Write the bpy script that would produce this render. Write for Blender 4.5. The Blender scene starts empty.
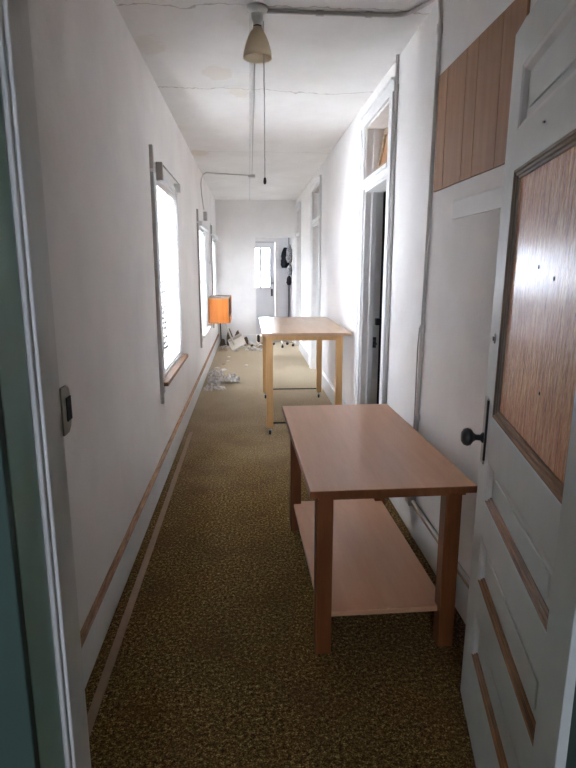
import bpy, bmesh, math, random
from mathutils import Vector, Matrix, noise
from math import pi, sin, cos, radians as R

sc = bpy.context.scene
col = sc.collection
rnd = random.Random(7)

# ------------------------------------------------------------------ materials
def new_mat(name):
    m = bpy.data.materials.new(name); m.use_nodes = True
    nt = m.node_tree; nt.nodes.clear()
    out = nt.nodes.new('ShaderNodeOutputMaterial')
    return m, nt, out

def nd(nt, t, **kw):
    n = nt.nodes.new(t)
    for k, v in kw.items():
        if k.startswith('_'): setattr(n, k[1:], v)
        else: n.inputs[k.replace('__', ' ')].default_value = v
    return n

def mapping(nt, scale=(1, 1, 1), loc=(0, 0, 0), rot=(0, 0, 0)):
    tc = nt.nodes.new('ShaderNodeTexCoord'); mp = nt.nodes.new('ShaderNodeMapping')
    mp.inputs['Scale'].default_value = scale; mp.inputs['Location'].default_value = loc
    mp.inputs['Rotation'].default_value = rot
    nt.links.new(tc.outputs['Object'], mp.inputs['Vector'])
    return mp.outputs['Vector']

def ramp(nt, fac, stops):
    r = nt.nodes.new('ShaderNodeValToRGB'); e = r.color_ramp.elements
    while len(e) < len(stops): e.new(.5)
    for i, (p, c) in enumerate(stops):
        e[i].position = p; e[i].color = (*c, 1) if len(c) == 3 else c
    nt.links.new(fac, r.inputs['Fac']); return r.outputs['Color']

def mixc(nt, fac, a, b, mode='MIX'):
    m = nt.nodes.new('ShaderNodeMix'); m.data_type = 'RGBA'; m.blend_type = mode
    for s, v in ((0, fac), (6, a), (7, b)):
        if isinstance(v, bpy.types.NodeSocket): nt.links.new(v, m.inputs[s])
        elif s == 0: m.inputs[0].default_value = v
        else: m.inputs[s].default_value = (*v, 1)
    return m.outputs[2]

def math_(nt, op, a, b=0.0, c=None):
    m = nt.nodes.new('ShaderNodeMath'); m.operation = op
    for i, v in enumerate((a, b) if c is None else (a, b, c)):
        if isinstance(v, bpy.types.NodeSocket): nt.links.new(v, m.inputs[i])
        else: m.inputs[i].default_value = v
    return m.outputs[0]

def smooth(nt, v, lo, hi, t0=0.0, t1=1.0):
    m = nt.nodes.new('ShaderNodeMapRange'); m.interpolation_type = 'SMOOTHSTEP'
    nt.links.new(v, m.inputs[0])
    for i, x in enumerate((lo, hi, t0, t1)): m.inputs[i+1].default_value = x
    return m.outputs[0]

def noise_tex(nt, vec, scale, detail=3, rough=.55):
    n = nd(nt, 'ShaderNodeTexNoise', Scale=scale, Detail=detail, Roughness=rough)
    nt.links.new(vec, n.inputs['Vector']); return n.outputs['Fac']

def bump(nt, h, strength, dist):
    b = nd(nt, 'ShaderNodeBump', Strength=strength, Distance=dist)
    nt.links.new(h, b.inputs['Height']); return b.outputs['Normal']

def principled(nt, out, color, rough=.6, metallic=0, spec=.5, normal=None, coat=0, coat_rough=.1):
    p = nt.nodes.new('ShaderNodeBsdfPrincipled')
    if isinstance(color, bpy.types.NodeSocket): nt.links.new(color, p.inputs['Base Color'])
    else: p.inputs['Base Color'].default_value = (*color, 1)
    p.inputs['Roughness'].default_value = rough; p.inputs['Metallic'].default_value = metallic
    p.inputs['Specular IOR Level'].default_value = spec
    p.inputs['Coat Weight'].default_value = coat; p.inputs['Coat Roughness'].default_value = coat_rough
    if normal is not None: nt.links.new(normal, p.inputs['Normal'])
    nt.links.new(p.outputs[0], out.inputs['Surface']); return p

def M_paint(name, c, var=.08, rough=.55, scale=6, bstr=.15, bdist=.002, bscale=60, spec=.4):
    m, nt, out = new_mat(name); v = mapping(nt)
    n = noise_tex(nt, v, scale, 5, .6)
    cc = ramp(nt, n, [(.3, tuple(x*(1-var) for x in c)), (.7, c)])
    principled(nt, out, cc, rough, spec=spec, normal=bump(nt, noise_tex(nt, v, bscale, 3), bstr, bdist)); return m

def M_plain(name, c, rough=.5, metallic=0, spec=.5):
    m, nt, out = new_mat(name); v = mapping(nt)
    cc = ramp(nt, noise_tex(nt, v, 25, 3), [(.3, tuple(x*.88 for x in c)), (.7, c)])
    principled(nt, out, cc, rough, metallic, spec); return m

def M_wood(name, dark, light, axis=1, scale=1.0, rough=.4, stretch=14, spec=.4, coat=0):
    m, nt, out = new_mat(name)
    s = [stretch*scale]*3; s[axis] = scale*.9
    v = mapping(nt, tuple(s)); n = noise_tex(nt, v, 2.2, 5, .6)
    v2 = mapping(nt, tuple(x*5 for x in s)); n2 = noise_tex(nt, v2, 3, 2)
    n = math_(nt, 'ADD', math_(nt, 'MULTIPLY', n, .75), math_(nt, 'MULTIPLY', n2, .25))
    cc = ramp(nt, n, [(.3, dark), (.7, light)])
    principled(nt, out, cc, rough, spec=spec, normal=bump(nt, n2, .08, .002), coat=coat); return m

def M_plaster(name, c, dirt=(.55, .50, .42), low=.0):
    m, nt, out = new_mat(name); v = mapping(nt)
    n1 = noise_tex(nt, v, 1.3, 6, .62); n2 = noise_tex(nt, v, 22, 6, .7); n3 = noise_tex(nt, v, 6, 4, .6)
    cc = ramp(nt, n1, [(.3, tuple(x*.90 for x in c)), (.6, c)])
    speck = smooth(nt, n2, .66, .74, 0, .35)
    cc = mixc(nt, speck, cc, dirt)
    h = math_(nt, 'ADD', n3, math_(nt, 'MULTIPLY', n2, .4))
    principled(nt, out, cc, .85, spec=.25, normal=bump(nt, h, .45, .012)); return m

def M_ceiling():
    m, nt, out = new_mat('ceiling plaster'); tc = nt.nodes.new('ShaderNodeTexCoord')
    v = tc.outputs['Object']
    sep = nt.nodes.new('ShaderNodeSeparateXYZ'); nt.links.new(v, sep.inputs[0])
    X, Y = sep.outputs[0], sep.outputs[1]
    n1 = noise_tex(nt, v, 1.6, 6, .6); n2 = noise_tex(nt, v, 14, 5, .7)
    cc = ramp(nt, n1, [(.3, (.72, .70, .675)), (.6, (.80, .785, .765))])
    # hairline cracks: wandering lines across the hall
    wob = math_(nt, 'MULTIPLY', math_(nt, 'SUBTRACT', noise_tex(nt, v, 2.6, 4, .6), .5), .34)
    tot = None
    for y0, w, strength in ((3.22, .009, .6), (4.58, .011, .7), (6.92, .012, .35)):
        d = math_(nt, 'ABSOLUTE', math_(nt, 'ADD', math_(nt, 'SUBTRACT', Y, y0), wob))
        k = smooth(nt, d, 0, w, strength, 0)
        tot = k if tot is None else math_(nt, 'MAXIMUM', tot, k)
    cc = mixc(nt, tot, cc, (.33, .27, .21))
    # damp stains
    st = None
    jig = math_(nt, 'MULTIPLY', math_(nt, 'SUBTRACT', n2, .5), .16)
    for x0, y0, r, s in ((-.2, 4.22, .09, .34), (-.05, 4.66, .075, .34), (-.58, 3.75, .10, .26), (-.56, 7.0, .11, .4), (.02, 3.3, .1, .2)):
        dx = math_(nt, 'SUBTRACT', X, x0); dy = math_(nt, 'MULTIPLY', math_(nt, 'SUBTRACT', Y, y0), .6)
        d = math_(nt, 'SQRT', math_(nt, 'ADD', math_(nt, 'MULTIPLY', dx, dx), math_(nt, 'MULTIPLY', dy, dy)))
        k = smooth(nt, math_(nt, 'ADD', d, jig), r*.8, r*1.1, s, 0)
        st = k if st is None else math_(nt, 'MAXIMUM', st, k)
    cc = mixc(nt, st, cc, (.60, .50, .38))
    principled(nt, out, cc, .85, spec=.25, normal=bump(nt, n2, .3, .01)); return m

def M_carpet():
    m, nt, out = new_mat('worn olive carpet'); tc = nt.nodes.new('ShaderNodeTexCoord'); v = tc.outputs['Object']
    sep = nt.nodes.new('ShaderNodeSeparateXYZ'); nt.links.new(v, sep.inputs[0])
    n = noise_tex(nt, v, 70, 4, .75)
    nf = noise_tex(nt, v, 190, 2, .6)
    f = math_(nt, 'ADD', math_(nt, 'MULTIPLY', n, .6), math_(nt, 'MULTIPLY', nf, .4))
    cc = ramp(nt, f, [(.37, (.022, .011, .004)), (.47, (.092, .050, .015)), (.55, (.235, .145, .042)), (.63, (.62, .46, .19))])
    big = noise_tex(nt, v, 3.2, 4, .6)
    cc = mixc(nt, smooth(nt, big, .45, .7, 0, .5), cc, (.10, .048, .018))
    # plaster dusting towards the far end, begun nearer to paint in its brightness
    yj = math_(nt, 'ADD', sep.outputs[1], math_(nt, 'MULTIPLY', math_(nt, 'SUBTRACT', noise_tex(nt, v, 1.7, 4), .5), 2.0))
    dust_light = smooth(nt, yj, 3.2, 8.6, 0, .85)
    cc = mixc(nt, dust_light, cc, ramp(nt, f, [(.35, (.40, .32, .21)), (.6, (.62, .53, .39))]))
    principled(nt, out, cc, .95, spec=.1, normal=bump(nt, f, .8, .012)); return m

def M_glass():
    m, nt, out = new_mat('window glass')
    tr = nd(nt, 'ShaderNodeBsdfTransparent'); gl = nd(nt, 'ShaderNodeBsdfGlossy', Roughness=.02)
    fr = nd(nt, 'ShaderNodeFresnel', IOR=1.45); mx = nt.nodes.new('ShaderNodeMixShader')
    nt.links.new(fr.outputs[0], mx.inputs[0]); nt.links.new(tr.outputs[0], mx.inputs[1]); nt.links.new(gl.outputs[0], mx.inputs[2])
    nt.links.new(mx.outputs[0], out.inputs['Surface']); return m

def M_translucent(name, c, amt=.5):
    m, nt, out = new_mat(name)
    d = nd(nt, 'ShaderNodeBsdfDiffuse'); t = nd(nt, 'ShaderNodeBsdfTranslucent')
    d.inputs[0].default_value = (*c, 1); t.inputs[0].default_value = (*c, 1)
    mx = nd(nt, 'ShaderNodeMixShader', Fac=amt)
    nt.links.new(d.outputs[0], mx.inputs[1]); nt.links.new(t.outputs[0], mx.inputs[2])
    nt.links.new(mx.outputs[0], out.inputs['Surface']); return m

def M_doorpane():
    # streaky plywood sheet behind rippled glass; local axes: x along the door, z up
    m, nt, out = new_mat('rippled pane over plywood')
    v = mapping(nt, (34, 34, 6)); n = noise_tex(nt, v, 1.6, 6, .72)
    v2 = mapping(nt, (150, 150, 45)); n2 = noise_tex(nt, v2, 1.3, 4, .7)
    f = math_(nt, 'ADD', math_(nt, 'MULTIPLY', n, .6), math_(nt, 'MULTIPLY', n2, .4))
    cc = ramp(nt, f, [(.36, (.26, .065, .012)), (.48, (.60, .20, .04)), (.62, (.80, .40, .15))])
    vb = mapping(nt, (60, 60, 14)); nb = noise_tex(nt, vb, 1.0, 3, .6)
    principled(nt, out, cc, .45, spec=.3, normal=bump(nt, nb, .45, .02), coat=.75, coat_rough=.24); return m

MAT = dict(
    plaster=M_plaster('white plaster', (.86, .838, .822)),
    ceiling=M_ceiling(),
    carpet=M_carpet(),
    white=M_paint('white gloss paint', (.77, .77, .765), rough=.45),
    dirty=M_paint('soiled white paint', (.76, .73, .71), .14, rough=.5, scale=9),
    grey=M_paint('grey and shaded trim', (.48, .45, .425), .2, rough=.5),
    doorwhite=M_paint('aged door paint', (.68, .70, .675), .14, rough=.45, scale=4),
    green=M_paint('sea green wall paint', (.25, .37, .325), .1, rough=.6),
    greentrim=M_paint('pale green trim paint', (.38, .56, .485), .14, rough=.5),
    brown=M_wood('bare brown wood', (.11, .05, .02), (.34, .17, .075), 1, 2, .5),
    brownx=M_wood('bare brown wood moulding', (.07, .028, .010), (.44, .21, .08), 0, 3, .5, 20),
    cap=M_wood('worn wood moulding', (.22, .13, .075), (.55, .42, .31), 1, 2, .6),
    plank=M_wood('panelling boards', (.30, .145, .068), (.43, .235, .12), 2, 1.2, .5),
    table=M_wood('brown laminate', (.53, .275, .15), (.63, .345, .20), 1, .7, .32, 10, .4),
    tableleg=M_wood('reddish brown leg', (.14, .042, .012), (.22, .075, .022), 2, 1.2, .4),
    beech=M_wood('beech laminate', (.52, .33, .20), (.62, .42, .27), 1, .7, .25, 10, .5),
    beechleg=M_wood('golden beech leg', (.52, .29, .11), (.68, .42, .19), 2, 1.2, .4),
    orange=M_wood('orange veneer', (.52, .15, .025), (.70, .235, .05), 2, 1.0, .4),
    dark=M_plain('dark recess', (.012, .010, .010), .8),
    unlitwood=M_wood('unlit interior wood', (.008, .005, .004), (.02, .012, .008), 2, 1, .6),  # near-black tone paints in the dark of unlit interiors
    black=M_plain('black iron', (.012, .011, .011), .35),
    steel=M_plain('zinc plated steel', (.42, .40, .37), .35, .8),
    conduit=M_paint('painted conduit', (.62, .595, .565), .2, rough=.45),
    conduitlight=M_paint('white painted conduit', (.66, .65, .63), .2, rough=.45),
    brass=M_plain('tarnished strike metal', (.34, .30, .23), .45, .3),
    tape=M_plain('tan carpet strip', (.32, .205, .125), .6),
    glass=M_glass(),
    slat=M_translucent('white blind slat', (.93, .92, .90), .6),
    slatthick=M_translucent('closed blind slat', (.85, .84, .82), .28),
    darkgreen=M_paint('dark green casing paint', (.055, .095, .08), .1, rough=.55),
    blindtrim=M_paint('blind rail enamel', (.75, .74, .72), rough=.4),
    shade=M_translucent('yellowed opal glass', (.82, .74, .61), .62),
    cord=M_plain('grubby cord', (.50, .48, .45), .7),
    paper=M_paint('crumpled newsprint', (.72, .67, .62), .6, rough=.85, scale=26),
    flake=M_paint('fallen plaster', (.80, .77, .71), .2, rough=.9, scale=20),
    litter=M_paint('dark dry debris', (.17, .115, .075), .5, rough=.9, scale=20),
    tan=M_paint('tan card', (.48, .36, .25), .3, rough=.85, scale=14),
    bucket=M_plain('ivory plastic', (.76, .70, .62), .5),
    coat=M_plain('black cloth', (.02, .021, .028), .9),
    pattern=M_paint('grey patterned cloth', (.52, .52, .54), .85, rough=.9, scale=42),
    lilac=M_paint('grey lilac paint', (.70, .70, .72), .06, rough=.6),
    ground=M_paint('pale concrete yard', (.55, .54, .51), .2, rough=.9),
    pane=M_doorpane(),
)

# ------------------------------------------------------------------ mesh helpers
class MB:
    def __init__(s): s.bm = bmesh.new()
    def box(s, x0, x1, y0, y1, z0, z1, mtx=None):
        vs = [s.bm.verts.new((x, y, z)) for x in (x0, x1) for y in (y0, y1) for z in (z0, z1)]
        for f in ((0, 1, 3, 2), (4, 6, 7, 5), (0, 4, 5, 1), (2, 3, 7, 6), (0, 2, 6, 4), (1, 5, 7, 3)):
            s.bm.faces.new([vs[i] for i in f])
        if mtx is not None: bmesh.ops.transform(s.bm, matrix=mtx, verts=vs)
        return s
    def quad(s, *pts):
        s.bm.faces.new([s.bm.verts.new(p) for p in pts]); return s
    def prism(s, prof, axis, a, b, mtx=None):
        # prof: 2D outline in the two other axes, extruded from a to b along axis
        def P(u, v, w): return {0: (w, u, v), 1: (u, w, v), 2: (u, v, w)}[axis]
        A = [s.bm.verts.new(P(u, v, a)) for u, v in prof]; B = [s.bm.verts.new(P(u, v, b)) for u, v in prof]
        n = len(prof); s.bm.faces.new(A); s.bm.faces.new(B[::-1])
        for i in range(n): s.bm.faces.new([A[i], B[i], B[(i+1) % n], A[(i+1) % n]])
        if mtx is not None: bmesh.ops.transform(s.bm, matrix=mtx, verts=A+B)
        return s
    def tube(s, pts, r, seg=8, caps=True):
        pts = [Vector(p) for p in pts]; rs = r if isinstance(r, (list, tuple)) else [r]*len(pts)
        rings = []; up = None
        for i, p in enumerate(pts):
            d = (pts[min(i+1, len(pts)-1)] - pts[max(i-1, 0)]).normalized()
            if up is None:
                up = Vector((0, 0, 1)) if abs(d.z) < .9 else Vector((1, 0, 0))
            a = (up - d*up.dot(d)).normalized(); b = d.cross(a); up = a
            rings.append([s.bm.verts.new(p + (a*cos(2*pi*k/seg) + b*sin(2*pi*k/seg))*rs[i]) for k in range(seg)])
        for A, B in zip(rings, rings[1:]):
            for k in range(seg): s.bm.faces.new([A[k], A[(k+1) % seg], B[(k+1) % seg], B[k]])
        if caps: s.bm.faces.new(rings[0][::-1]); s.bm.faces.new(rings[-1])
        return s
    def lathe(s, prof, c=(0, 0, 0), axis=(0, 0, 1), seg=24):
        ax = Vector(axis).normalized(); q = Vector((0, 0, 1)).rotation_difference(ax); c = Vector(c)
        rings = []
        for r, z in prof:
            rings.append([s.bm.verts.new(c + q @ Vector((r*cos(2*pi*k/seg), r*sin(2*pi*k/seg), z))) for k in range(seg)])
        for A, B in zip(rings, rings[1:]):
            for k in range(seg): s.bm.faces.new([A[k], A[(k+1) % seg], B[(k+1) % seg], B[k]])
        if prof[0][0] > 1e-6: s.bm.faces.new(rings[0][::-1])
        if prof[-1][0] > 1e-6: s.bm.faces.new(rings[-1])
        return s
    def build(s, name, mat, parent=None, bevel=0, smooth_=False, mods=()):
        bmesh.ops.remove_doubles(s.bm, verts=s.bm.verts, dist=1e-6)
        bmesh.ops.recalc_face_normals(s.bm, faces=s.bm.faces)
        me = bpy.data.meshes.new(name)
        off = Vector((0, 0, 0)); q = parent
        chain = []
        while q is not None: chain.append(q); q = q.parent
        mw = Matrix.Identity(4)
        for q in reversed(chain): mw = mw @ q.matrix_basis
        if parent is not None and not parent.get('_local'):
            bmesh.ops.transform(s.bm, matrix=mw.inverted(), verts=s.bm.verts)
        s.bm.to_mesh(me); s.bm.free()
        me.materials.append(MAT[mat] if isinstance(mat, str) else mat)
        o = bpy.data.objects.new(name, me); col.objects.link(o)
        if parent is not None:
            o.parent = parent
            if parent.get('_local'): o['_local'] = 1
        if smooth_:
            for p in me.polygons: p.use_smooth = True
        if bevel:
            b = o.modifiers.new('bevel', 'BEVEL'); b.width = bevel; b.segments = 2; b.limit_method = 'ANGLE'
        return o

def thing(name, label, cat, loc=(0, 0, 0), group=None):
    o = bpy.data.objects.new(name, None); col.objects.link(o); o.location = loc; o.empty_display_size = .05
    return tag(o, label, cat, group)
def tag(o, label, cat, group=None):
    o['label'] = label; o['category'] = cat
    if group: o['group'] = group
    return o
def struct(o, label=None):
    o['kind'] = 'structure'
    if label: o['label'] = label
    return o
def sempty(name, loc=(0, 0, 0), label=None):
    o = bpy.data.objects.new(name, None); col.objects.link(o); o.location = loc; o.empty_display_size = .05
    return struct(o, label)

# ------------------------------------------------------------------ dimensions of the hall
XL, XR, ZC, YE = -.65, .95, 2.84, 11.65
Y0, Y1 = .74, .95              # thickness of the doorway wall
JL, JR = -.322, .60            # doorway jambs

# ---- shell
struct(MB().box(-.85, 1.15, .74, 13.2, -.12, 0).build('floor', 'carpet'), 'worn olive brown carpet, dusty and with brightness painted in towards the far end')
struct(MB().box(-.85, 1.15, .95, YE, ZC, ZC+.15).build('ceiling', 'ceiling'), 'white plaster ceiling with cracks and damp stains')

WIN = [(4.22, 5.36, .73, 2.19), (7.62, 8.78, .66, 2.11), (10.28, 11.36, .64, 2.10)]
m = MB(); y = Y1
for (a, b, z0, z1) in WIN:
    m.box(XL-.2, XL, y, a, 0, ZC); m.box(XL-.2, XL, a, b, 0, z0); m.box(XL-.2, XL, a, b, z1, ZC); y = b
m.box(XL-.2, XL, y, YE, 0, ZC)
struct(m.build('wall_left', 'plaster'), 'long white plaster wall with three windows')

DOORS = [(3.95, 4.76, 2.14, 2.24, 2.64), (7.74, 8.60, 2.12, 2.22, 2.62), (10.70, 11.42, 2.12, 2.20, 2.62)]
m = MB(); y = Y1
for (a, b, zt, zb, zh) in DOORS:
    m.box(XR, XR+.145, y, a, 0, ZC); m.box(XR, XR+.145, a, b, zh, ZC); y = b
m.box(XR, XR+.145, y, YE, 0, ZC)
struct(m.build('wall_right', 'plaster'), 'long white plaster wall with doors and transoms')

# end wall with opening into the back vestibule
OX0, OX1, OZ = .13, .885, 2.13
m = MB().box(XL-.2, OX0, YE, YE+.14, 0, ZC).box(OX1, XR+.145, YE, YE+.14, 0, ZC).box(OX0, OX1, YE, YE+.14, OZ, ZC)
struct(m.build('wall_end', 'plaster'), 'white end wall with square opening to the vestibule')
# vestibule
DX0, DX1, DZ = -.24, .56, 2.08
m = MB().box(-.9, DX0-.02, 13.0, 13.15, 0, 2.5).box(DX1+.02, 1.15, 13.0, 13.15, 0, 2.5).box(DX0-.02, DX1+.02, 13.0, 13.15, DZ+.02, 2.5)
struct(m.build('wall_vestibule_back', 'lilac'))
struct(MB().box(.93, 1.15, YE+.14, 13.0, 0, 2.5).build('wall_vestibule_right', 'plaster'))
struct(MB().box(-.9, -.75, YE+.14, 13.0, 0, 2.5).build('wall_vestibule_left', 'plaster'))
struct(MB().box(-.9, 1.15, YE+.14, 13.15, 2.5, 2.62).build('ceiling_vestibule', 'white'))
# wall the photographer looks through, and the green room behind
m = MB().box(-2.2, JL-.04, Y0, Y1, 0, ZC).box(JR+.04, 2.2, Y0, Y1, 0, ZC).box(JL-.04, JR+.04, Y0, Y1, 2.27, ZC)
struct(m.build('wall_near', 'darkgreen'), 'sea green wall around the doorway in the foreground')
m = MB().box(XL, JL-.04, Y1, Y1+.012, 0, ZC).box(JR+.04, XR, Y1, Y1+.012, 0, ZC).box(JL-.04, JR+.04, Y1, Y1+.012, 2.27, ZC)
struct(m.build('wall_near_hall_side', 'plaster'))
GY = -2.6
struct(MB().box(-2.2, 2.2, GY, Y0, -.12, 0).build('floor_green_room', 'carpet'))
struct(MB().box(-2.2, 2.2, GY, Y1, ZC, ZC+.1).build('ceiling_green_room', 'white'))
struct(MB().box(-2.35, -2.2, GY, Y1, 0, ZC).build('wall_green_room_left', 'green'))
struct(MB().box(2.2, 2.35, GY, Y1, 0, ZC).build('wall_green_room_right', 'green'))
GFILL = (-.6, .0, 1.4, 1.95)  # unseen window opening added behind the camera to fill the near hall with light
m = MB().box(-2.35, GFILL[0], GY-.15, GY, 0, ZC).box(GFILL[1], 2.35, GY-.15, GY, 0, ZC).box(GFILL[0], GFILL[1], GY-.15, GY, 0, GFILL[2]).box(GFILL[0], GFILL[1], GY-.15, GY, GFILL[3], ZC)
struct(m.build('wall_green_room_back', 'green'))
# unlit room behind the open door on the right, darkness painted into its walls
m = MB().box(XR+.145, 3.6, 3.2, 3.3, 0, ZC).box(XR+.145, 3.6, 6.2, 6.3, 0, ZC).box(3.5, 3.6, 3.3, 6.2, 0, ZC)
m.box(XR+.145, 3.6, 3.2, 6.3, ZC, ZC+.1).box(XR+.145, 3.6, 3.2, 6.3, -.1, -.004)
struct(m.build('wall_dark_room', 'unlitwood'))
# yard outside
struct(MB().box(-40, 40, -40, 60, -.6, -.5).build('ground', 'ground'))

# ---- doorway jamb in the foreground
t = sempty('trim_1', (0, Y0, 0), 'doorway jamb, green on the near face and grubby white on the hall side')
MB().box(JL-.04, JL, Y0, .83, 0, 2.25).build('jamb_post', 'greentrim', t, .002)
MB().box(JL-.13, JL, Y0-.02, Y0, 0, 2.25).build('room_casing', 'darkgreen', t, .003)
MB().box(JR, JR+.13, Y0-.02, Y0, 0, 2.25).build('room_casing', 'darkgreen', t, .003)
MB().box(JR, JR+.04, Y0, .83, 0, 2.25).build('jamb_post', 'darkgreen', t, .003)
for sx, x in ((1, JL), (-1, JR)):
    xs = sorted((x-.04*sx, x))
    MB().box(xs[0], xs[1], .83, Y1+.012, 0, 2.25).build('rabbet', 'dirty' if sx > 0 else 'darkgreen', t, .003)
    xs = sorted((x, x+.013*sx)); 
    m = MB().box(xs[0], xs[1], .842, .895, 0, 2.25)
    xs = sorted((x, x+.008*sx)); m.box(xs[0], xs[1], .829, .842, 0, 2.25)
    m.build('door_stop', 'dirty' if sx > 0 else 'darkgreen', t, .003)
MB().box(JL-.04, JR+.04, Y0-.012, Y1+.012, 2.25, 2.275).build('head_jamb', 'greentrim', t)
# hall-side casing
# strike plate on the left jamb
zc_, q_ = 1.307, [(.018, -.042), (.045, -.042), (.056, -.034), (.062, -.02), (.062, .025), (.056, .036), (.044, .042), (.018, .042)]
sp = MB().prism([(.938+a, zc_+b) for a, b in q_], 0, JL-.001, JL+.003).build('strike_plate', 'brass', t, .001)
sp['label'] = 'worn metal strike plate'
MB().box(JL+.002, JL+.0045, .975, .999, 1.286, 1.328).build('latch_hole', 'dark', sp)

# ---- baseboards
def base(name, side, y0, y1):
    x = XL if side < 0 else XR; s = -side; mat_ = 'brownbase' if side < 0 else 'cap' if y0 < 2 else 'white'
    o = MB().box(*sorted((x, x+s*.016)), y0, y1, 0, .187).build(name, 'white', None, .003); struct(o)
    c = MB().prism([(x, .186), (x+s*.022, .186), (x+s*.024, .194), (x+s*.012, .202), (x+s*.010, .210), (x, .211)], 1, y0, y1).build('cap_moulding', mat_, o)
    if mat_ != 'white': c['label'] = 'brown wood moulding along the top with worn paint'
    return o
MAT['brownbase'] = M_wood('chipped base moulding', (.16, .065, .022), (.52, .30, .155), 1, 4, .6, 10)
base('baseboard_left', -1, Y1+.012, YE)
prev = Y1+.012
for i, (a, b, *_) in enumerate(DOORS):
    base('baseboard_right' if i == 0 else 'baseboard_right_%d' % i, 1, prev, a-.13); prev = b+.13
struct(MB().box(XL+.03, OX0, YE-.016, YE, 0, .18).build('baseboard_end', 'white', None, .003))

# ---- windows
WL = ['near window with white venetian blind half way down the left wall', 'middle window on the left wall, bright with daylight', 'far window on the left wall near the end corner']
portals = []
for i, (a, b, z0, z1) in enumerate(WIN):
    w = sempty('window_%d' % (i+1), (XL, (a+b)/2, z0), WL[i])
    # reveal lining
    m = MB().box(XL-.2, XL, a-.001, a+.02, z0, z1).box(XL-.2, XL, b-.02, b+.001, z0, z1).box(XL-.2, XL, a, b, z1-.02, z1+.001).box(XL-.2, XL, a, b, z0-.001, z0+.02)
    m.build('reveal', 'white', w)
    # sashes
    zm = (z0+z1)/2
    for zz0, zz1, xx in ((zm-.02, z1-.02, XL-.15), (z0+.02, zm+.02, XL-.115)):
        m = MB().box(xx, xx+.035, a+.02, a+.065, zz0, zz1).box(xx, xx+.035, b-.065, b-.02, zz0, zz1)
        m.box(xx, xx+.035, a+.065, b-.065, zz0, zz0+.045).box(xx, xx+.035, a+.065, b-.065, zz1-.045, zz1)
        s = m.build('sash', 'white', w, .003)
        MB().box(xx+.015, xx+.019, a+.065, b-.065, zz0+.045, zz1-.045).build('glass_pane', 'glass', s)
    # side casings whose ends run on above and below the opening
    c = MB().box(XL, XL+.024, a-.20, a-.165, z0-.15, z1+.15).build('casing_strip', 'grey', w, .003)  # grey colour paints the shade on the casing's near edge
    MB().box(XL, XL+.031, a-.203, a-.162, z1-.02, z1+.0).build('clamp', 'dirty', c)
    MB().box(XL, XL+.012, a-.165, a+.002, z0-.02, z1+.04).build('side_casing', 'white', w, .002)
    MB().box(XL, XL+.012, b-.002, b+.06, z0-.02, z1+.04).build('side_casing', 'white', w, .002)
    MB().box(XL, XL+.012, a-.165, b+.06, z1, z1+.04).build('head_casing', 'white', w, .002)
    sl = MB().box(XL-.02, XL+.055 if i == 0 else XL+.06, a-.15, b+.1, z0-.03, z0).build('sill', 'brown' if i == 0 else 'white', w, .004)
    if i == 0: sl['label'] = 'bare brown wooden sill'
    MB().box(XL, XL+.028, a-.19, a-.13, z0-.075, z0-.028).build('sill_bracket', 'grey', w, .002)
    portals.append((a, b, z0, z1))

# blinds
def blind(a, b, z0, z1, label, tilt, x, pitch=.04, sm='slat'):
    t = thing('venetian_blind', label, 'blind', (x, (a+b)/2, z1), 'venetian blinds on the left wall')
    MB().box(x-.02, x+.02, a+.012, b-.012, z1-.045, z1-.002).build('head_rail', 'blindtrim', t, .003)
    m = MB(); z = z1-.07; k = 0
    while z > z0+.05:
        mt = Matrix.Translation((x, 0, z)) @ Matrix.Rotation(R(tilt + rnd.uniform(-3, 3)), 4, 'Y')
        n = 5; prof = [(-.021+.042*j/(n-1), .0035*(1-((j-2)/2)**2)) for j in range(n)]
        prof += [(u, v-.0008) for u, v in prof[::-1]]
        m.prism(prof, 1, a+.016, b-.016, mt); z -= pitch
    m.build('slats', sm, t)
    for yy in (a+.16, (a+b)/2, b-.16):
        MB().tube([(x+.024, yy, z1-.04), (x+.024, yy, z0+.03)], .0018, 5).build('ladder_cord', 'cord', t)
    MB().box(x-.014, x+.014, a+.016, b-.016, z0+.022, z0+.04).build('bottom_rail', 'blindtrim', t, .003)
a, b, z0, z1 = WIN[0]
blind(a, b, z0, z1-.02, 'white venetian blind lowered over the nearest window on the left wall', -40, XL-.022)
a, b, z0, z1 = WIN[1]
blind(a, b, z0, z1-.02, 'white venetian blind added in the middle window beside the orange cabinet', 52, XL-.03, .036, 'slatthick')  # far blinds added closed, to hold back light from these windows
a, b, z0, z1 = WIN[2]
blind(a, b, z0, z1-.02, 'white venetian blind added in the far window next to the end wall', 55, XL-.03, .036, 'slatthick')
# curtain rod over the near window
a, b, z0, z1 = WIN[0]
t = thing('curtain_rod', 'thin dark curtain rod on grey brackets above the nearest blind', 'curtain rod', (XL, a, z1))
MB().tube([(XL+.05, a+.02, z1+.065), (XL+.05, b-.08, z1+.065)], .005, 6).build('rod', 'black', t)
MB().box(XL+.012, XL+.056, a-.01, a+.03, z1-.05, z1+.075).build('bracket', 'grey', t, .003)
MB().box(XL, XL+.056, b-.10, b-.07, z1+.0, z1+.075).build('bracket', 'conduitlight', t, .003)
# valances
for i in (1, 2):
    a, b, z0, z1 = WIN[i]
    tag(MB().box(XL+.012, XL+.055, a-.06, b+.02, z1-.045, z1+.015).build('window_valance', 'white', None, .003),
        ['', 'white valance board above the middle window', 'white valance board above the far window'][i], 'valance', 'valances over the far windows')

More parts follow.
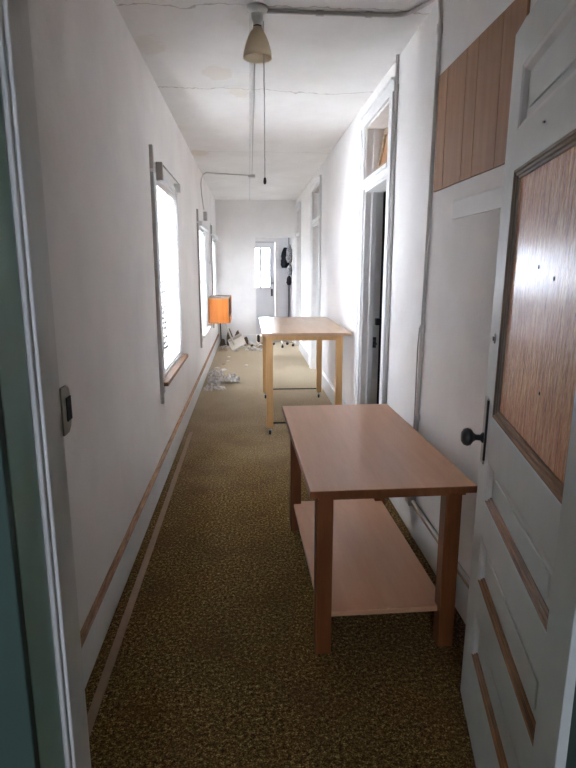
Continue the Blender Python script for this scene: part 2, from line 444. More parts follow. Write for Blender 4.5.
# ---- doors on the right wall
def casing(name, d, label):
    a, b, zt, zb, zh = d
    t = sempty(name, (XR, (a+b)/2, 0), label)
    w = .12
    for yy0, yy1 in ((a-w, a), (b, b+w)):
        MB().box(XR-.022, XR, yy0, yy1, 0, zh).build('side_casing', 'white', t, .003)
        MB().box(XR-.03, XR-.02, yy0 if yy0 < a else yy1-.02, yy0+.02 if yy0 < a else yy1, 0, zh).build('casing_edge', 'white', t, .003)
    MB().box(XR-.022, XR, a-w, b+w, zh, zh+.08).build('head_casing', 'white', t, .003)
    MB().prism([(XR-.022, zh+.075), (XR-.036, zh+.08), (XR-.036, zh+.09), (XR, zh+.095), (XR, zh+.075)], 1, a-w+.03, b+w).build('cornice', 'white', t)
    # lining of the reveal
    for yy0, yy1 in ((a, a+.02), (b-.02, b)):
        MB().box(XR-.004, XR+.145, yy0, yy1, 0, zh).build('jamb_post', 'dirty', t, .002)
    MB().box(XR-.004, XR+.145, a, b, zh-.02, zh).build('head_jamb', 'dirty', t, .002)
    # transom bar with moulded nosing
    MB().box(XR-.004, XR+.145, a+.02, b-.02, zt, zb).box(XR-.03, XR, a-.01, b+.01, zb-.035, zb-.008).box(XR-.016, XR, a, b, zt+.02, zb-.035).build('transom_bar', 'white', t, .003)
    # stops
    for yy0, yy1 in ((a+.02, a+.033), (b-.033, b-.02)):
        MB().box(XR+.05, XR+.09, yy0, yy1, 0, zh-.02).build('door_stop', 'white', t, .002)
    return t
t = casing('door_2', DOORS[0], 'open doorway with transom on the right wall, dark room beyond')
a, b, zt, zb, zh = DOORS[0]
MB().box(XR+.105, XR+.155, b-.075, b-.02, 1.07, 1.125).build('rim_lock_keeper', 'black', t, .003)
m = MB().box(XR+.085, XR+.12, b-.03, b-.02, .875, .965); m.tube([(XR+.10, b-.03, .94), (XR+.10, b-.06, .935), (XR+.115, b-.065, .91), (XR+.10, b-.05, .895)], .006, 6)
m.build('latch_hook', 'black', t)
# tilted transom sash
mt = Matrix.Translation((XR+.12, 0, (zb+zh)/2)) @ Matrix.Rotation(R(10), 4, 'Y')
hh = (zh-zb)/2-.03
m = MB()
for zz0, zz1 in ((-hh, -hh+.05), (hh-.05, hh)): m.box(-.018, .018, a+.035, b-.035, zz0, zz1, mt)
for yy0, yy1 in ((a+.035, a+.085), (b-.085, b-.035)): m.box(-.018, .018, yy0, yy1, -hh+.05, hh-.05, mt)
ts = m.build('transom_sash', 'cap', t, .003); ts['label'] = 'brown wooden transom sash tipped open'
MB().box(-.003, .003, a+.085, b-.085, -hh+.05, hh-.05, mt).build('transom_pane', 'plank', ts)
# closed doors further along
for nm, d, lab in (('door_3', DOORS[1], 'closed white door with transom, second on the right wall'), ('door_4', DOORS[2], 'closed white door at the far end of the right wall')):
    t = casing(nm, d, lab); a, b, zt, zb, zh = d
    m = MB().box(XR+.092, XR+.13, a+.02, b-.02, .01, zt)
    lf = m.build('door_leaf', 'white', t)
    for (p0, p1) in ((.2, .85), (1.05, 1.95)):
        mm = MB()
        for yy0, yy1 in ((a+.13, (a+b)/2-.05), ((a+b)/2+.05, b-.13)):
            mm.box(XR+.084, XR+.093, yy0, yy1, p0, p1)
        mm.build('raised_panel', 'white', lf, .003)
    MB().lathe([(0, -.065), (.02, -.062), (.027, -.05), (.02, -.035), (.009, -.028), (.009, 0)], (XR+.092, a+.09, .95), (1, 0, 0), 12).build('door_knob', 'black', lf, 0, True)
    MB().box(XR+.10, XR+.112, a+.02, b-.02, zb, zh-.02).build('transom_panel', 'lilac', t)

# ---- back door with two tall panes
t = sempty('door_5', (DX0, 13.0, 0), 'back door with two bright panes in the vestibule')
gl0, gl1 = 1.10, 1.96
m = MB().box(DX0, DX1, 13.02, 13.06, .01, gl0-.04).box(DX0, DX1, 13.02, 13.06, gl1+.0, DZ).box(DX1-.10, DX1, 13.02, 13.06, gl0-.04, gl1).box(DX0, DX0+.10, 13.02, 13.06, gl0-.04, gl1).box(DX0+.1, DX1-.1, 13.02, 13.06, gl0-.04, gl0)
m.build('door_leaf', 'lilac', t, .003)
m = MB()
for k in range(1, 3):
    xx = DX0+.1 + (DX1-DX0-.2)*k/3; m.box(xx-.027, xx+.027, 13.02, 13.06, gl0, gl1)
m.build('muntin', 'grey', t)
MB().box(DX0+.1, DX1-.1, 13.038, 13.042, gl0, gl1).build('glass_pane', 'glass', t)
MB().lathe([(0, -.06), (.02, -.058), (.028, -.045), (.02, -.03), (.009, -.025), (.009, 0)], (DX1-.04, 13.02, 1.19), (0, 1, 0), 12).build('door_knob', 'steel', t, 0, True)
MB().box(DX1-.075, DX1-.03, 13.005, 13.02, .90, 1.06).build('lock_plate', 'black', t, .003)
m = MB().box(DX1, DX1+.015, 12.985, 13.06, 0, DZ+.02).box(DX0-.015, DX0, 12.985, 13.06, 0, DZ+.02).box(DX0, DX1, 12.985, 13.06, DZ, DZ+.02)
m.build('jamb_post', 'grey', t)
MB().box(DX1+.02, DX1+.12, 12.985, 13.0, 0, DZ+.13).build('side_casing', 'dirty', t, .003)
MB().box(DX0-.1, DX1+.02, 12.985, 13.0, DZ+.03, DZ+.13).build('head_casing', 'dirty', t, .003)
struct(MB().box(.885, .90, 12.97, 13.0, 0, 2.5).build('trim_2', 'black'))

# ---- the big open door in the foreground
a_, lean = -1.78613805, .0114239
u = Vector((cos(a_), sin(a_), 0)); n = Vector((-u.y, u.x, 0)); w = n*sin(lean) + Vector((0, 0, 1))*cos(lean); yv = w.cross(u)
door = sempty('door_1', (0, 0, 0), 'aged white panelled door with an orange brown pane, swung open on the right')
mtx = Matrix(((u.x, yv.x, w.x, .7592), (u.y, yv.y, w.y, 1.7771), (u.z, yv.z, w.z, .015), (0, 0, 0, 1)))
door.matrix_basis = mtx; door['_local'] = 1
S1, S2, SH, T = .128, .802, .925, .045
Zp = [(.247, .407), (.523, .681), (.801, .941)]; G0, G1 = 1.081, 1.802; U0, U1 = 1.911, 2.076; DH = 2.197
def panel_frame(z0, z1): return z0, z1
m = MB()
m.box(0, S1, 0, T, 0, DH).box(S2, SH, 0, T, 0, DH)
zz = [0] + [v for p in Zp for v in p] + [G0, G1, U0, U1, DH]
for i in range(0, len(zz), 2): m.box(S1, S2, 0, T, zz[i], zz[i+1])
m.build('stiles_and_rails', 'doorwhite', door, .002)
D = .017
for z0, z1 in Zp + [(U0, U1)]:
    lower = z0 < 1
    mm = MB().box(S1, S2, D, T-D, z0, z1)
    # raised field
    q = .062
    mm.prism([(S1+q, z0+q*.7), (S2-q, z0+q*.7), (S2-q, z1-q*.7), (S1+q, z1-q*.7)], 1, D-.005, D)
    pn = mm.build('panel', 'doorwhite', door, .002)
    g = .022
    m = MB()
    m.prism([(S1, .001), (S1+g*.5, .004), (S1+g, D), (S1, D)], 2, z0, z1)      # left sticking
    m.prism([(S2, .001), (S2-g*.5, .004), (S2-g, D), (S2, D)], 2, z0, z1)
    m.prism([(.001, z1), (.004, z1-g*.5), (D, z1-g), (D, z1)], 0, S1, S2)
    m.build('moulding', 'doormould', pn) if 'doormould' in MAT else m.build('moulding', 'dirty', pn)
    m = MB()
    for k in range(3):
        m.prism([(.001+k*.005, z0), (.001+k*.005, z0+.004+k*.0075), (.004+k*.005, z0+.0075*(k+1)), (D+.001, z0+.0075*(k+1)), (D+.001, z0)], 0, S1, S2)
    b_ = m.build('bottom_moulding', 'brownx' if lower else 'dirty', pn)
    if lower: b_['label'] = 'moulding worn to bare brown wood'
# glazing beads and pane
pn = MB().box(S1+.02, S2-.02, .016, .030, G0+.02, G1-.02).build('pane', 'pane', door); pn['label'] = 'glossy rippled pane over streaky orange brown wood'
MB().box(S1, S2, .030, .036, G0, G1).build('backing_board', 'plank', door)
MAT['bead'] = M_wood('weathered glazing bead', (.12, .075, .045), (.33, .25, .19), 0, 3, .5, 16)
MAT['beadz'] = M_wood('weathered upright bead', (.12, .075, .045), (.33, .25, .19), 2, 3, .5, 16)
g = .026
def ridges(inner, sgn):
    pr = []
    for k in range(3):
        pr += [(inner + sgn*g*k/3, .001+.005*k), (inner + sgn*g*(k+.75)/3, .0015+.005*k)]
    return pr
def bead(name, mat, prof, axis, p0, p1):
    o = MB().prism(prof, axis, p0, p1).build(name, mat, door); return o
bead('glazing_bead', 'beadz', [(x, y) for x, y in ridges(S1, 1)] + [(S1+g, .022), (S1, .022)], 2, G0, G1)
bead('glazing_bead', 'beadz', [(x, y) for x, y in ridges(S2, -1)] + [(S2-g, .022), (S2, .022)], 2, G0, G1)
bead('glazing_bead', 'bead', [(y, x) for x, y in ridges(G1, -1)] + [(.022, G1-g), (.022, G1)], 0, S1+.003, S2-.003)
bead('glazing_bead', 'brownx', [(y, x) for x, y in ridges(G0, 1)] + [(.022, G0+g), (.022, G0)], 0, S1+.003, S2-.003)
# hardware
kp = MB().box(.028, .073, -.005, 0, .905, 1.125).build('lock_plate', 'steel', door, .002); kp['label'] = 'long narrow metal lock plate'
MB().box(.068, .078, -.0065, 0, .92, 1.12).build('plate_edge', 'black', kp)
MB().lathe([(0, .072), (.016, .071), (.026, .064), (.030, .053), (.027, .042), (.016, .034), (.010, .026), (.010, .012), (.017, .006), (.019, 0)], (.052, -.003, .99), (0, -1, 0), 20).build('door_knob', 'black', door, 0, True)
MB().lathe([(0, .004), (.013, .004), (.016, .002), (.017, 0)], (.075, 0, 1.318), (0, -1, 0), 16).build('deadbolt_cylinder', 'steel', door, 0, True)
MB().lathe([(0, .003), (.0075, .0035), (.008, 0)], (.075, -.003, 1.318), (0, -1, 0), 12).build('keyhole', 'black', door)
MB().tube([(.40, -.001, 1.868), (.43, -.006, 1.862)], .003, 5).build('bent_nail', 'black', door)
for s_, z_ in ((.42, 1.535), (.55, 1.51), (.53, 1.245)):
    MB().lathe([(0, .002), (.004, .0015), (.005, 0)], (s_, .0158, z_), (0, -1, 0), 8).build('peg_hole', 'black', pn)
for z_ in (.25, 1.15, 1.95):
    MB().tube([(SH+.006, .004, z_), (SH+.006, .004, z_+.09)], .007, 8).box(SH-.0, SH+.003, .002, .04, z_, z_+.09).build('hinge', 'steel', door)
del door['_local']
for o in bpy.data.objects:
    if '_local' in o: del o['_local']

# ---- boarded panel on the right wall
m = MB(); ys = [2.05, 2.235, 2.463, 2.59, 2.83, 2.965]
for y0, y1 in zip(ys, ys[1:]): m.box(XR-.010, XR, y0+.002, y1-.002, 1.922, 2.465)
m.box(XR-.004, XR, 2.05, 2.96, 1.93, 2.46)
tag(m.build('board_panel', 'plank', None, .0015), 'brown vertical board panel set high in the right wall behind the open door', 'wall panel')
m = MB().box(XR-.012, XR, 2.05, 2.66, 1.765, 1.845)
struct(m.build('trim_3', 'white', None, .003))
struct(MB().box(XR-.004, XR, 1.4, 2.97, .22, 1.92).build('trim_4', 'plaster', None, .001), 'smooth plastered infill below the brown boards')

# ------------------------------------------------------------------ tables
def table(name, label, x0, x1, y0, y1, zt, th, lx, ly0, ly1, lw, mtop, mleg, apron=None, group=None):
    t = thing(name, label, 'table', ((x0+x1)/2, (y0+y1)/2, 0), group)
    tp = MB().box(x0, x1, y0, y1, zt-th, zt).build('table_top', mtop, t, .004)
    return t
t1 = thing('work_table', 'low reddish brown work table with a lower shelf beside the right wall', 'table', (.525, 2.61, 0))
MB().box(.200, .835, 1.958, 3.275, .711, .740).build('table_top', 'table', t1, .003)
MB().box(.1985, .8365, 1.9565, 1.962, .712, .7385).box(.1985, .8365, 3.271, 3.2765, .712, .7385).box(.1985, .204, 1.962, 3.271, .712, .7385).box(.831, .8365, 1.962, 3.271, .712, .7385).build('edge_band', 'tableleg', t1, .001)
m = MB().box(.26, .80, 2.06, 2.08, .660, .711).box(.26, .80, 3.16, 3.18, .660, .711).box(.275, .295, 2.08, 3.16, .66, .711).box(.76, .78, 2.08, 3.16, .66, .711)
m = MB().box(.235, .805, 1.985, 2.01, .693, .711).box(.235, .805, 3.22, 3.245, .693, .711).box(.235, .26, 2.01, 3.22, .693, .711).box(.78, .805, 2.01, 3.22, .693, .711)
m.build('apron', 'tableleg', t1)
legs1 = [(.235, .300, 2.033, 2.098), (.748, .813, 2.033, 2.098), (.240, .302, 3.14, 3.20), (.748, .810, 3.14, 3.20)]
for (xa, xb, ya, yb) in legs1:
    MB().box(xa, xb, ya, yb, 0, .693).build('leg', 'tableleg', t1, .004)
MB().box(.258, .790, 2.062, 3.18, .148, .172).build('lower_shelf', 'table', t1, .003)
t1.rotation_euler.z = R(1.3)

t2 = thing('tall_table', 'tall light beech table on small casters further down the hall', 'table', (.51, 5.87, 0))
MB().box(.105, .912, 5.04, 6.70, .943, .970).build('table_top', 'beech', t2, .003)
m = MB().box(.20, .79, 5.10, 5.12, .895, .943).box(.20, .79, 6.62, 6.64, .895, .943).box(.150, .170, 5.16, 6.6, .895, .943).box(.82, .84, 5.16, 6.6, .895, .943)
m.build('apron', 'beechleg', t2)
for (xc, yc) in ((.176, 5.13), (.818, 5.13), (.176, 6.63), (.818, 6.63)):
    lg = MB().box(xc-.030, xc+.030, yc-.030, yc+.030, .075, .943).build('leg', 'beechleg', t2, .003)
    MB().lathe([(.018, .072), (.018, .076)], (xc, yc, 0), seg=12).tube([(xc, yc, .07), (xc, yc, .045)], .007, 8).box(xc-.016, xc-.012, yc-.012, yc+.022, .018, .05).box(xc+.012, xc+.016, yc-.012, yc+.022, .018, .05).box(xc-.016, xc+.016, yc-.012, yc+.012, .046, .05).build('caster', 'steel', lg)
    MB().lathe([(0, -.0105), (.018, -.0105), (.0225, -.007), (.0225, .007), (.018, .0105), (0, .0105)], (xc, yc+.01, .0225), (1, 0, 0), 16).build('wheel', 'black', lg)
for yc in (5.13, 6.63):
    MB().tube([(.206, yc, .115), (.788, yc, .115)], .007, 8).build('cross_rod', 'black', t2)

# ------------------------------------------------------------------ ceiling lamp, conduits, cables
LX, LY = .058, 3.2
lp = thing('ceiling_lamp', 'bell shaped yellowed glass ceiling lamp with a long pull cord', 'lamp', (LX, LY, ZC))
MB().lathe([(0, ZC), (.052, ZC), (.056, ZC-0.0074), (.05, ZC-0.0205), (.034, ZC-0.0316), (0, ZC-0.0316)], (LX, LY, 0)).build('ceiling_plate', 'conduitlight', lp, 0, True)
MB().lathe([(.030, ZC-0.0279), (.030, ZC-0.0512), (.023, ZC-0.0698), (.022, ZC-0.0865), (0, ZC-0.0865)], (LX, LY, 0)).build('socket', 'conduitlight', lp, 0, True)
MB().lathe([(.0205, ZC-0.0856), (.0205, ZC-0.0967), (.0, ZC-0.0967)], (LX, LY, 0)).build('collar', 'black', lp, 0, True)
MB().lathe([(.022, ZC-0.0930), (.024, ZC-0.1042), (.034, ZC-0.1135), (.048, ZC-0.1395), (.062, ZC-0.1767), (.072, ZC-0.2139), (.0755, ZC-0.2381), (.0735, ZC-0.2381), (.0705, ZC-.2139), (.0605, ZC-.1767), (.0465, ZC-.1405), (.0325, ZC-.115), (.0215, ZC-.104)], (LX, LY, 0), seg=36).build('lamp_shade', 'shade', lp, 0, True)
MB().lathe([(0, ZC-0.1906), (.015, ZC-0.1860), (.027, ZC-0.1674), (.027, ZC-0.1535), (.014, ZC-0.1256), (.013, ZC-0.0967)], (LX, LY, 0), seg=16).build('bulb', 'conduitlight', lp, 0, True)
pc = MB().tube([(LX+.032, LY+.01, ZC-.06), (LX+.033, LY+.01, ZC-.25), (LX+.033, LY+.01, 2.02)], .0022, 6).build('pull_cord', 'cord', lp)
MB().lathe([(0, 1.985), (.006, 1.987), (.0085, 2.0), (.006, 2.018), (.002, 2.022)], (LX+.033, LY+.01, 0), seg=10).build('cord_knob', 'black', pc, 0, True)

def arc(c, p, q, n=8):
    # quadratic curve from p to q bending towards c
    p, c, q = Vector(p), Vector(c), Vector(q)
    return [p*(1-t)**2 + c*2*t*(1-t) + q*t*t for t in [i/n for i in range(n+1)]]
zt = ZC-.012
cd = thing('ceiling_conduit', 'grey painted conduit from the ceiling lamp across to the right wall and down it', 'conduit', (XR-.012, 3.06, .2))
path = [Vector((LX+.03, 3.215, zt)), Vector((.45, 3.218, zt))] + [Vector((.694, 3.22, zt)), Vector((.765, 3.22, zt)), Vector((.80, 3.212, zt)), Vector((.830, 3.19, zt)), Vector((.858, 3.15, zt)), Vector((.887, 3.092, zt)), Vector((.910, 3.036, zt)), Vector((.925, 3.0, zt))] + arc((XR-.018, 2.99, zt-.004), (XR-.012, 2.975, zt-.012), (XR-.012, 2.975, zt-.09), 6) + [Vector((XR-.012, 3.06, .235))]
MB().tube(path, .0105, 10).build('pipe', 'conduit', cd, 0, True)
for p0, p1 in (((.36, 3.217, zt), (.40, 3.218, zt)), ((.62, 3.22, zt), (.65, 3.22, zt)), ((XR-.012, 2.98, 2.66), (XR-.012, 2.981, 2.70)), ((XR-.012, 3.027, 1.20), (XR-.012, 3.026, 1.24)), ((XR-.012, 3.043, .70), (XR-.012, 3.042, .73))):
    MB().tube([p0, p1], .015, 10).build('coupling', 'conduit', cd)
MB().box(XR-.045, XR-.002, 3.02, 3.10, .19, .25).build('junction_box', 'steel', cd, .003)
MB().tube([(XR-.008, 3.09, 1.22), (XR-.008, 3.11, 1.1), (XR-.008, 3.105, .26)], .004, 6).build('side_wire', 'cord', cd)
o = MB().tube([(XR-.024, 3.01, .222), (XR-.024, 2.0, .226), (XR-.024, 1.2, .226)], .0095, 10).build('baseboard_pipe', 'conduit', None, 0, True)
tag(o, 'pale pipe running along the right baseboard cap behind the low table', 'pipe')
cd2 = thing('wall_conduit', 'grey conduit running up beside the near casing of the open doorway', 'conduit', (XR-.012, 3.80, 0))
MB().tube([(XR-.012, 3.80, .215), (XR-.012, 3.80, ZC-.002)], .0105, 10).build('pipe', 'conduit', cd2, 0, True)
MB().tube([(XR-.012, 3.80, 2.63), (XR-.012, 3.80, 2.67)], .016, 10).build('coupling', 'conduit', cd2)

cb = thing('ceiling_cable', 'thin twin cable run along the ceiling from the lamp to the end wall', 'cable', (.05, 3.25, ZC))
MB().box(.018, .034, 3.25, YE-.003, ZC-.008, ZC).build('cover_strip', 'conduitlight', cb)
MB().tube([(.052, 3.26, ZC-.006), (.058, 8.5, ZC-.006)], .005, 6).build('cable', 'cord', cb)
MB().box(.01, .10, 8.52, 8.62, ZC-.04, ZC).build('junction_box', 'conduitlight', cb, .004)
MB().box(.078, .090, YE-.004, YE, 2.14, ZC-.004).build('wall_strip', 'plaster', cb)
cs = thing('switch_cable', 'thin cable curving from the ceiling box down the left wall to a small grey switch', 'cable', (XL, 8.57, 2.3))
path = [Vector((.01, 8.57, ZC-.006)), Vector((-.5, 8.56, ZC-.006))] + arc((XL+.006, 8.55, ZC-.006), (-.56, 8.558, ZC-.006), (XL+.006, 8.57, ZC-.14), 8) + [Vector((XL+.006, 8.62, 2.5)), Vector((XL+.006, 8.90, 2.40))]
path = [Vector((.01, 8.57, ZC-.006)), Vector((-.5, 8.40, ZC-.006))] + arc((XL+.008, 8.30, ZC-.01), (-.56, 8.36, ZC-.006), (XL+.008, 8.20, 2.66), 8) + arc((XL+.008, 8.25, 2.5), (XL+.008, 8.21, 2.62), (XL+.008, 8.6, 2.36), 6)
MB().tube(path, .006, 6).build('cable', 'conduit', cs, 0, True)
MB().box(XL, XL+.05, 8.55, 8.70, 2.21, 2.33).build('switch_box', 'conduit', cs, .004)
o = MB().tube([(XL+.004, 10.05, 2.24), (XL+.005, 10.0, 2.27), (XL+.005, 9.9, 2.2), (XL+.004, 9.78, 1.95), (XL+.005, 9.85, 1.7), (XL+.005, 9.62, 1.6)], .006, 6).build('loose_wire', 'conduit', None, 0, True)
tag(o, 'loose grey wire dangling on the left wall between the middle and far windows', 'wire')

# ---- tan strip on the carpet
tag(MB().box(-.590, -.556, .96, 5.25, 0, .006).build('carpet_strip', 'tape', None, .002), 'long tan strip lying on the carpet beside the left baseboard', 'strip')

# ------------------------------------------------------------------ orange cabinet on the left wall
bx0, bx1, by0, by1, bz0, bz1 = XL+.013, -.302, 8.86, 9.62, .69, 1.085
cbn = thing('wall_cabinet', 'small orange wooden cabinet hung on the left wall between the middle and far windows', 'cabinet', (XL, 9.0, bz0))
MB().box(bx0, bx1-.022, by0, by0+.016, bz0, bz1-.02).build('front_board', 'orange', cbn, .003)
MB().box(bx0, bx1, by1-.016, by1, bz0, bz1).build('back_board', 'orange', cbn, .003)
MB().box(bx0, bx1, by0+.016, by1-.016, bz0, bz0+.016).build('bottom_board', 'orange', cbn, .003)
MB().box(bx0, bx0+.012, by0+.016, by1-.016, bz0+.016, bz1-.02).build('wall_board', 'unlitwood', cbn)
MB().box(bx0, bx1-.012, by0-.004, by1+.004, bz1-.02, bz1+.002).build('lid', 'tan', cbn, .003)
MB().box(bx1-.03, bx1-.018, by0+.016, by1-.016, bz0+.016, bz1-.02).build('inner_shade', 'unlitwood', cbn)  # near-black sheet painting in shade behind the open right side
MB().box(bx1-.012, bx1+.002, by0+.016, by1-.016, bz0+.016, bz0+.10).build('lip_board', 'orange', cbn)
def crumple(name, mat, c, size, seed, flat=.5, seg=3, rough=.5):
    m = MB(); bmesh.ops.create_icosphere(m.bm, subdivisions=seg, radius=1)
    rr = random.Random(seed); off = Vector((rr.uniform(-50, 50), rr.uniform(-50, 50), rr.uniform(-50, 50)))
    for v in m.bm.verts:
        d = v.co.normalized()
        k = 1 + rough*noise.noise(d*1.6+off) + rough*.7*noise.noise(d*4.1+off)
        v.co = Vector((d.x*size[0]*k, d.y*size[1]*k, d.z*size[2]*k))
    zmin = min(v.co.z for v in m.bm.verts)*flat
    for v in m.bm.verts:
        v.co.z = max(v.co.z, zmin) - zmin
        v.co += Vector(c)
    return m.build(name, mat)
def sheet(name, mat, c, sx, sy, h, seed, rz=0, n=11):
    # a crumpled sheet lying on whatever is below: thick, folded, always above its base
    m = MB(); rr = random.Random(seed); off = Vector((rr.uniform(-50, 50), rr.uniform(-50, 50), 0)); g = []
    rot = Matrix.Rotation(rz, 3, 'Z')
    for i in range(n):
        row = []
        for j in range(n):
            x, y = (i/(n-1)-.5), (j/(n-1)-.5)
            q = Vector((x*2.1, y*2.1, 0))+off
            e = 1-.35*abs(noise.noise(q*.9))
            z = h*(.35 + .9*abs(noise.noise(q*1.1)) + .28*noise.noise(q*2.7))*(1-1.4*max(x*x, y*y)*1.6)
            p = rot @ Vector((x*sx*e + .06*sx*noise.noise(q*2), y*sy*e + .06*sy*noise.noise(q*2+Vector((9, 0, 0))), 0))
            row.append(m.bm.verts.new((c[0]+p.x, c[1]+p.y, c[2]+max(.003, z))))
        g.append(row)
    for i in range(n-1):
        for j in range(n-1): m.bm.faces.new([g[i][j], g[i+1][j], g[i+1][j+1], g[i][j+1]])
    r = bmesh.ops.extrude_face_region(m.bm, geom=m.bm.faces[:])
    for v in r['geom']:
        if isinstance(v, bmesh.types.BMVert): v.co.z = max(c[2]+.0005, v.co.z-.004)
    return m.build(name, mat)
o = sheet('folded_paper', 'paper', (-.49, 9.02, bz1+.003), .22, .18, .03, 5)
tag(o, 'crumpled grey paper lying on the lid of the orange cabinet', 'paper')

# ------------------------------------------------------------------ rubbish on the floor
# nearest heap of newsprint against the left baseboard
spec = [(-.49, 7.97, .24, .34, .17, .3), (-.255, 7.70, .20, .42, .13, .4), (-.47, 7.50, .22, .40, .20, .2), (-.545, 7.16, .12, .24, .08, .1), (-.40, 7.19, .15, .22, .07, .6)]
labs = ['crumpled newsprint at the back of the nearest paper heap beside the baseboard', 'crumpled newsprint spread on the right side of the nearest paper heap', 'tallest crumpled newsprint in the middle of the nearest paper heap',
        'small torn newsprint piece against the left baseboard at the front of the heap', 'crumpled newsprint flap at the very front of the nearest paper heap']
for i, (x, y, sx, sy, h, rz) in enumerate(spec):
    o = sheet('newspaper_sheet', 'paper', (x, y, .0), sx, sy, h, 20+i, rz*.3, 15)
    tag(o, labs[i], 'paper', 'newsprint in the nearest heap')
# loose pale chips between the two heaps
chips = [(-.376, 9.443, 'round pale chip second from the end heap in the row of floor chips', .028), (-.374, 9.875, 'round pale chip farthest along the floor below the orange cabinet', .026), (-.517, 8.75, 'pale chip nearest the left baseboard between the two heaps', .04),
         (-.40, 8.60, 'largest pale chip just beyond the nearest paper heap', .04), (-.43, 9.10, 'tan chip in the middle of the row of floor chips', .03), (-.07, 9.0, 'pale chip lying alone in the middle of the hall floor', .03)]
for i, (x, y, lab, s) in enumerate(chips):
    o = crumple('plaster_chip', 'flake' if i != 4 else 'tan', (x, y, .0), (s*1.1, s*1.5, s*.35), 60+i, .3, 2, .35)
    tag(o, lab, 'chip', 'loose chips on the floor')
# heap at the end wall
mounds = [(-.54, 11.20, .055, .13, .13), (-.41, 11.43, .065, .12, .26), (-.245, 11.43, .07, .12, .24), (-.085, 11.46, .05, .10, .13)]
for i, (x, y, sx, sy, sz) in enumerate(mounds):
    o = crumple('debris_clump', 'litter', (x, y, 0), (sx, sy, sz), 400+i, .2, 3, .22)
    tag(o, ['dark debris mound in the corner under the far window', 'tallest dark debris mound left of the ivory scoop', 'dark debris mound rising behind the ivory scoop', 'low dark debris mound right of the ivory scoop'][i], 'debris', 'dark mounds by the end wall')
rr = random.Random(3); placed = []; k = 0; tries = 0
while k < 84 and tries < 6000:
    tries += 1
    x = -.58 + rr.random()*.90; d = rr.random()**1.2
    y = YE-.07 - d*1.05
    s_ = rr.uniform(.028, .05) if x > -.1 else rr.uniform(.034, .062)
    if any((x-a)**2 + (y-b)**2*.55 < (s_*1.6+c*1.6)**2*.95 for a, b, c in placed): continue
    if any(abs(x-a) < sx+s_*1.6 and abs(y-b) < sy+s_*1.6 for a, b, sx, sy, sz in mounds): continue
    if x < -.52 and y > 11.36: continue
    if abs(x+.24) < .19 and abs(y-10.84) < .2: continue
    if x > .10 and y > YE-.25 and rr.random() < .6: continue
    placed.append((x, y, s_)); k += 1
    mat = rr.choice(['litter', 'paper', 'flake', 'tan', 'paper', 'flake'])
    if mat in ('paper', 'tan'): o = sheet('paper_scrap', mat, (x, y, 0), s_*2.5, s_*3.2, s_*2.0, 200+k, rr.uniform(0, 3), 7)
    else: o = crumple('plaster_scrap' if mat == 'flake' else 'debris_clump', mat, (x, y, 0), (s_*1.05, s_*1.25, s_*.95), 300+k, .4, 2, .55)
    lab, cat, grp = {'paper': ('torn grey paper scrap in the heap by the end wall', 'paper', 'paper scraps in the end heap'), 'tan': ('tan card scrap in the heap by the end wall', 'card', 'card scraps in the end heap'),
                'flake': ('white plaster lump in the heap by the end wall', 'plaster', 'plaster lumps in the end heap'), 'litter': ('dark debris clump in the heap by the end wall', 'debris', 'dark clumps in the end heap')}[mat]
    tag(o, lab, cat, grp)
# ivory scoop with a long curved handle
sp = thing('floor_scoop', 'ivory scoop with a long curved handle lying on the heap by the end wall', 'scoop', (-.27, 10.86, 0))
mt = Matrix.Translation((-.24, 10.82, .12)) @ Matrix.Rotation(R(28), 4, 'Y').inverted() @ Matrix.Rotation(R(35), 4, 'X')
m = MB().box(-.15, .15, -.13, .13, -.006, .006, mt).box(-.15, -.14, -.13, .13, .006, .07, mt).box(.14, .15, -.13, .13, .006, .05, mt).box(-.14, .14, .12, .13, .006, .08, mt)
m.build('pan', 'bucket', sp, .003)
hp = arc((-.46, 10.9, .42), (-.50, 10.85, .72), (-.30, 10.75, .10), 10)
MB().tube(hp, .016, 8).build('handle', 'bucket', sp, 0, True)
# dark pole in the corner
o = MB().tube([(XL+.07, 11.45, .0), (XL+.04, 11.58, .78)], .011, 8).build('broom_stick', 'dark')
tag(o, 'dark stick standing in the far left corner behind the rubbish', 'stick')

# ---- wheeled stool beyond the tall table
st = thing('swivel_stool', 'low wheeled stool base half hidden beyond the tall table', 'stool', (.62, 11.2, 0))
for k in range(5):
    an = R(200 + 72*k); e = Vector((.62+.24*cos(an), 11.2+.24*sin(an), .075))
    lg = MB().tube([(.62, 11.2, .12), e], [.017, .012], 8).build('leg', 'steel', st)
    MB().lathe([(0, -.02), (.022, -.02), (.027, -.012), (.027, .012), (.022, .02), (0, .02)], (e.x, e.y, .027), (sin(an), -cos(an), 0), 14).tube([(e.x, e.y, .027), (e.x, e.y, .08)], .006, 6).build('caster', 'black', lg)
MB().tube([(.62, 11.2, .10), (.62, 11.2, .34)], .022, 10).build('column', 'black', st)
MB().lathe([(0, .34), (.14, .34), (.155, .355), (.155, .385), (.14, .40), (0, .402)], (.62, 11.2, 0)).build('seat', 'coat', st, 0, True)

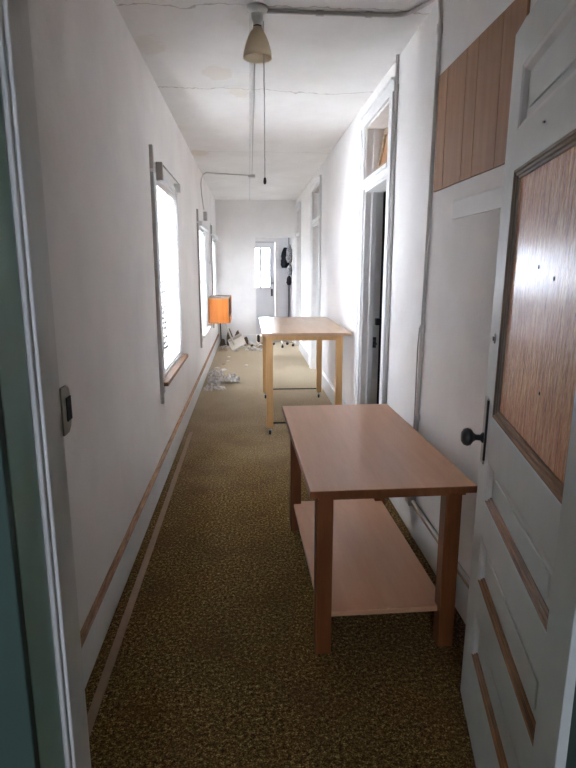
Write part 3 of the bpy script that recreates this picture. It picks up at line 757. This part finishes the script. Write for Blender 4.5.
# ---- clothes in the vestibule
def drape(name, mat, c, w, d, h, seed, bulge=.4):
    m = MB(); rr = random.Random(seed); off = Vector((rr.uniform(-9, 9), rr.uniform(-9, 9), 0)); rings = []; nz, seg = 14, 18
    for i in range(nz+1):
        t = i/nz; prof = (.35+.65*min(1, t*3.2))*(1-.25*max(0, t-.75)/.25)
        ring = []
        for k in range(seg):
            an = 2*pi*k/seg; q = Vector((cos(an)*1.3, sin(an)*1.3, t*2.5))+off
            f = prof*(1+bulge*noise.noise(q*1.3)+.25*noise.noise(q*3.3))
            ring.append(m.bm.verts.new((c[0]+w/2*cos(an)*f, c[1]+d/2*sin(an)*f, c[2]-h*t)))
        rings.append(ring)
    for A, B in zip(rings, rings[1:]):
        for k in range(seg): m.bm.faces.new([A[k], A[(k+1) % seg], B[(k+1) % seg], B[k]])
    m.bm.faces.new(rings[0][::-1]); m.bm.faces.new(rings[-1])
    return m.build(name, mat, None, 0, True)
tag(drape('hanging_jacket', 'coat', (.80, 12.86, 1.97), .17, .14, .44, 4), 'black jacket hanging on the vestibule back wall', 'jacket')
tag(drape('patterned_scarf', 'pattern', (.87, 12.50, 2.02), .12, .22, .38, 8), 'grey patterned scarf hanging at the top of the vestibule right wall', 'scarf')
tag(drape('knitted_hat', 'pattern', (.875, 12.45, 1.60), .10, .2, .22, 12), 'grey patterned knitted hat hanging below the scarf in the vestibule', 'hat')
tag(drape('hanging_bag', 'coat', (.87, 12.60, 1.36), .10, .2, .20, 16), 'dark bag hanging lowest on the vestibule right wall', 'bag')
m = MB().box(.905, .929, 12.2, 12.85, 2.03, 2.09)
pr = m.build('coat_rail', 'white', None, .003); tag(pr, 'white wooden coat rail on the vestibule right wall', 'coat rail')
tag(MB().box(.15, .205, YE+.2, YE+.26, 0, .15).build('door_stop_block', 'black', None, .01), 'small dark block on the floor inside the end wall opening', 'block')

# ------------------------------------------------------------------ light
wd = bpy.data.worlds.new('overcast sky'); sc.world = wd; wd.use_nodes = True
nt = wd.node_tree; nt.nodes.clear()
bg = nd(nt, 'ShaderNodeBackground', Strength=7.0); ow = nt.nodes.new('ShaderNodeOutputWorld')
tc = nt.nodes.new('ShaderNodeTexCoord'); sp_ = nt.nodes.new('ShaderNodeSeparateXYZ'); nt.links.new(tc.outputs['Generated'], sp_.inputs[0])
cc = ramp(nt, sp_.outputs[2], [(0.0, (.76, .835, 1.0)), (.6, (.84, .91, 1.04))])
nt.links.new(cc, bg.inputs[0]); nt.links.new(bg.outputs[0], ow.inputs[0])
def portal(loc, sx, sy, rot):
    l = bpy.data.lights.new('sky_portal', 'AREA'); l.shape = 'RECTANGLE'; l.size = sx; l.size_y = sy
    l.cycles.is_portal = True
    o = bpy.data.objects.new('sky_portal', l); o.location = loc; o.rotation_euler = rot; col.objects.link(o)
for a, b, z0, z1 in portals:
    portal((XL-.21, (a+b)/2, (z0+z1)/2), z1-z0, b-a, (0, -pi/2, 0))
portal(((DX0+DX1)/2, 13.08, (gl0+gl1)/2), DX1-DX0-.2, gl1-gl0, (-pi/2, 0, 0))
portal(((GFILL[0]+GFILL[1])/2, GY-.16, (GFILL[2]+GFILL[3])/2), GFILL[1]-GFILL[0], GFILL[3]-GFILL[2], (pi/2, 0, 0))

# ------------------------------------------------------------------ camera
cam = bpy.data.cameras.new('camera'); co = bpy.data.objects.new('camera', cam); col.objects.link(co)
r_, u_, f_ = Vector((.9977, -.0671, .0003)), Vector((.0133, .2022, .9793)), Vector((.0658, .9770, -.2026))
f_.normalize(); r_ = (r_ - f_*r_.dot(f_)).normalized(); u_ = r_.cross(f_)
co.matrix_world = Matrix(((r_.x, u_.x, -f_.x, 0), (r_.y, u_.y, -f_.y, 0), (r_.z, u_.z, -f_.z, 1.55), (0, 0, 0, 1)))
cam.sensor_width = 36; cam.lens = 566/768*36; cam.clip_start = .02; cam.clip_end = 200
sc.camera = co
sc.view_settings.view_transform = 'Standard'; sc.view_settings.look = 'None'
sc.view_settings.gamma = 1; sc.view_settings.use_curve_mapping = False
sc.view_settings.exposure = 3.0
sc.cycles.max_bounces = 14; sc.cycles.diffuse_bounces = 8; sc.cycles.transparent_max_bounces = 12
sc.cycles.use_denoising = True
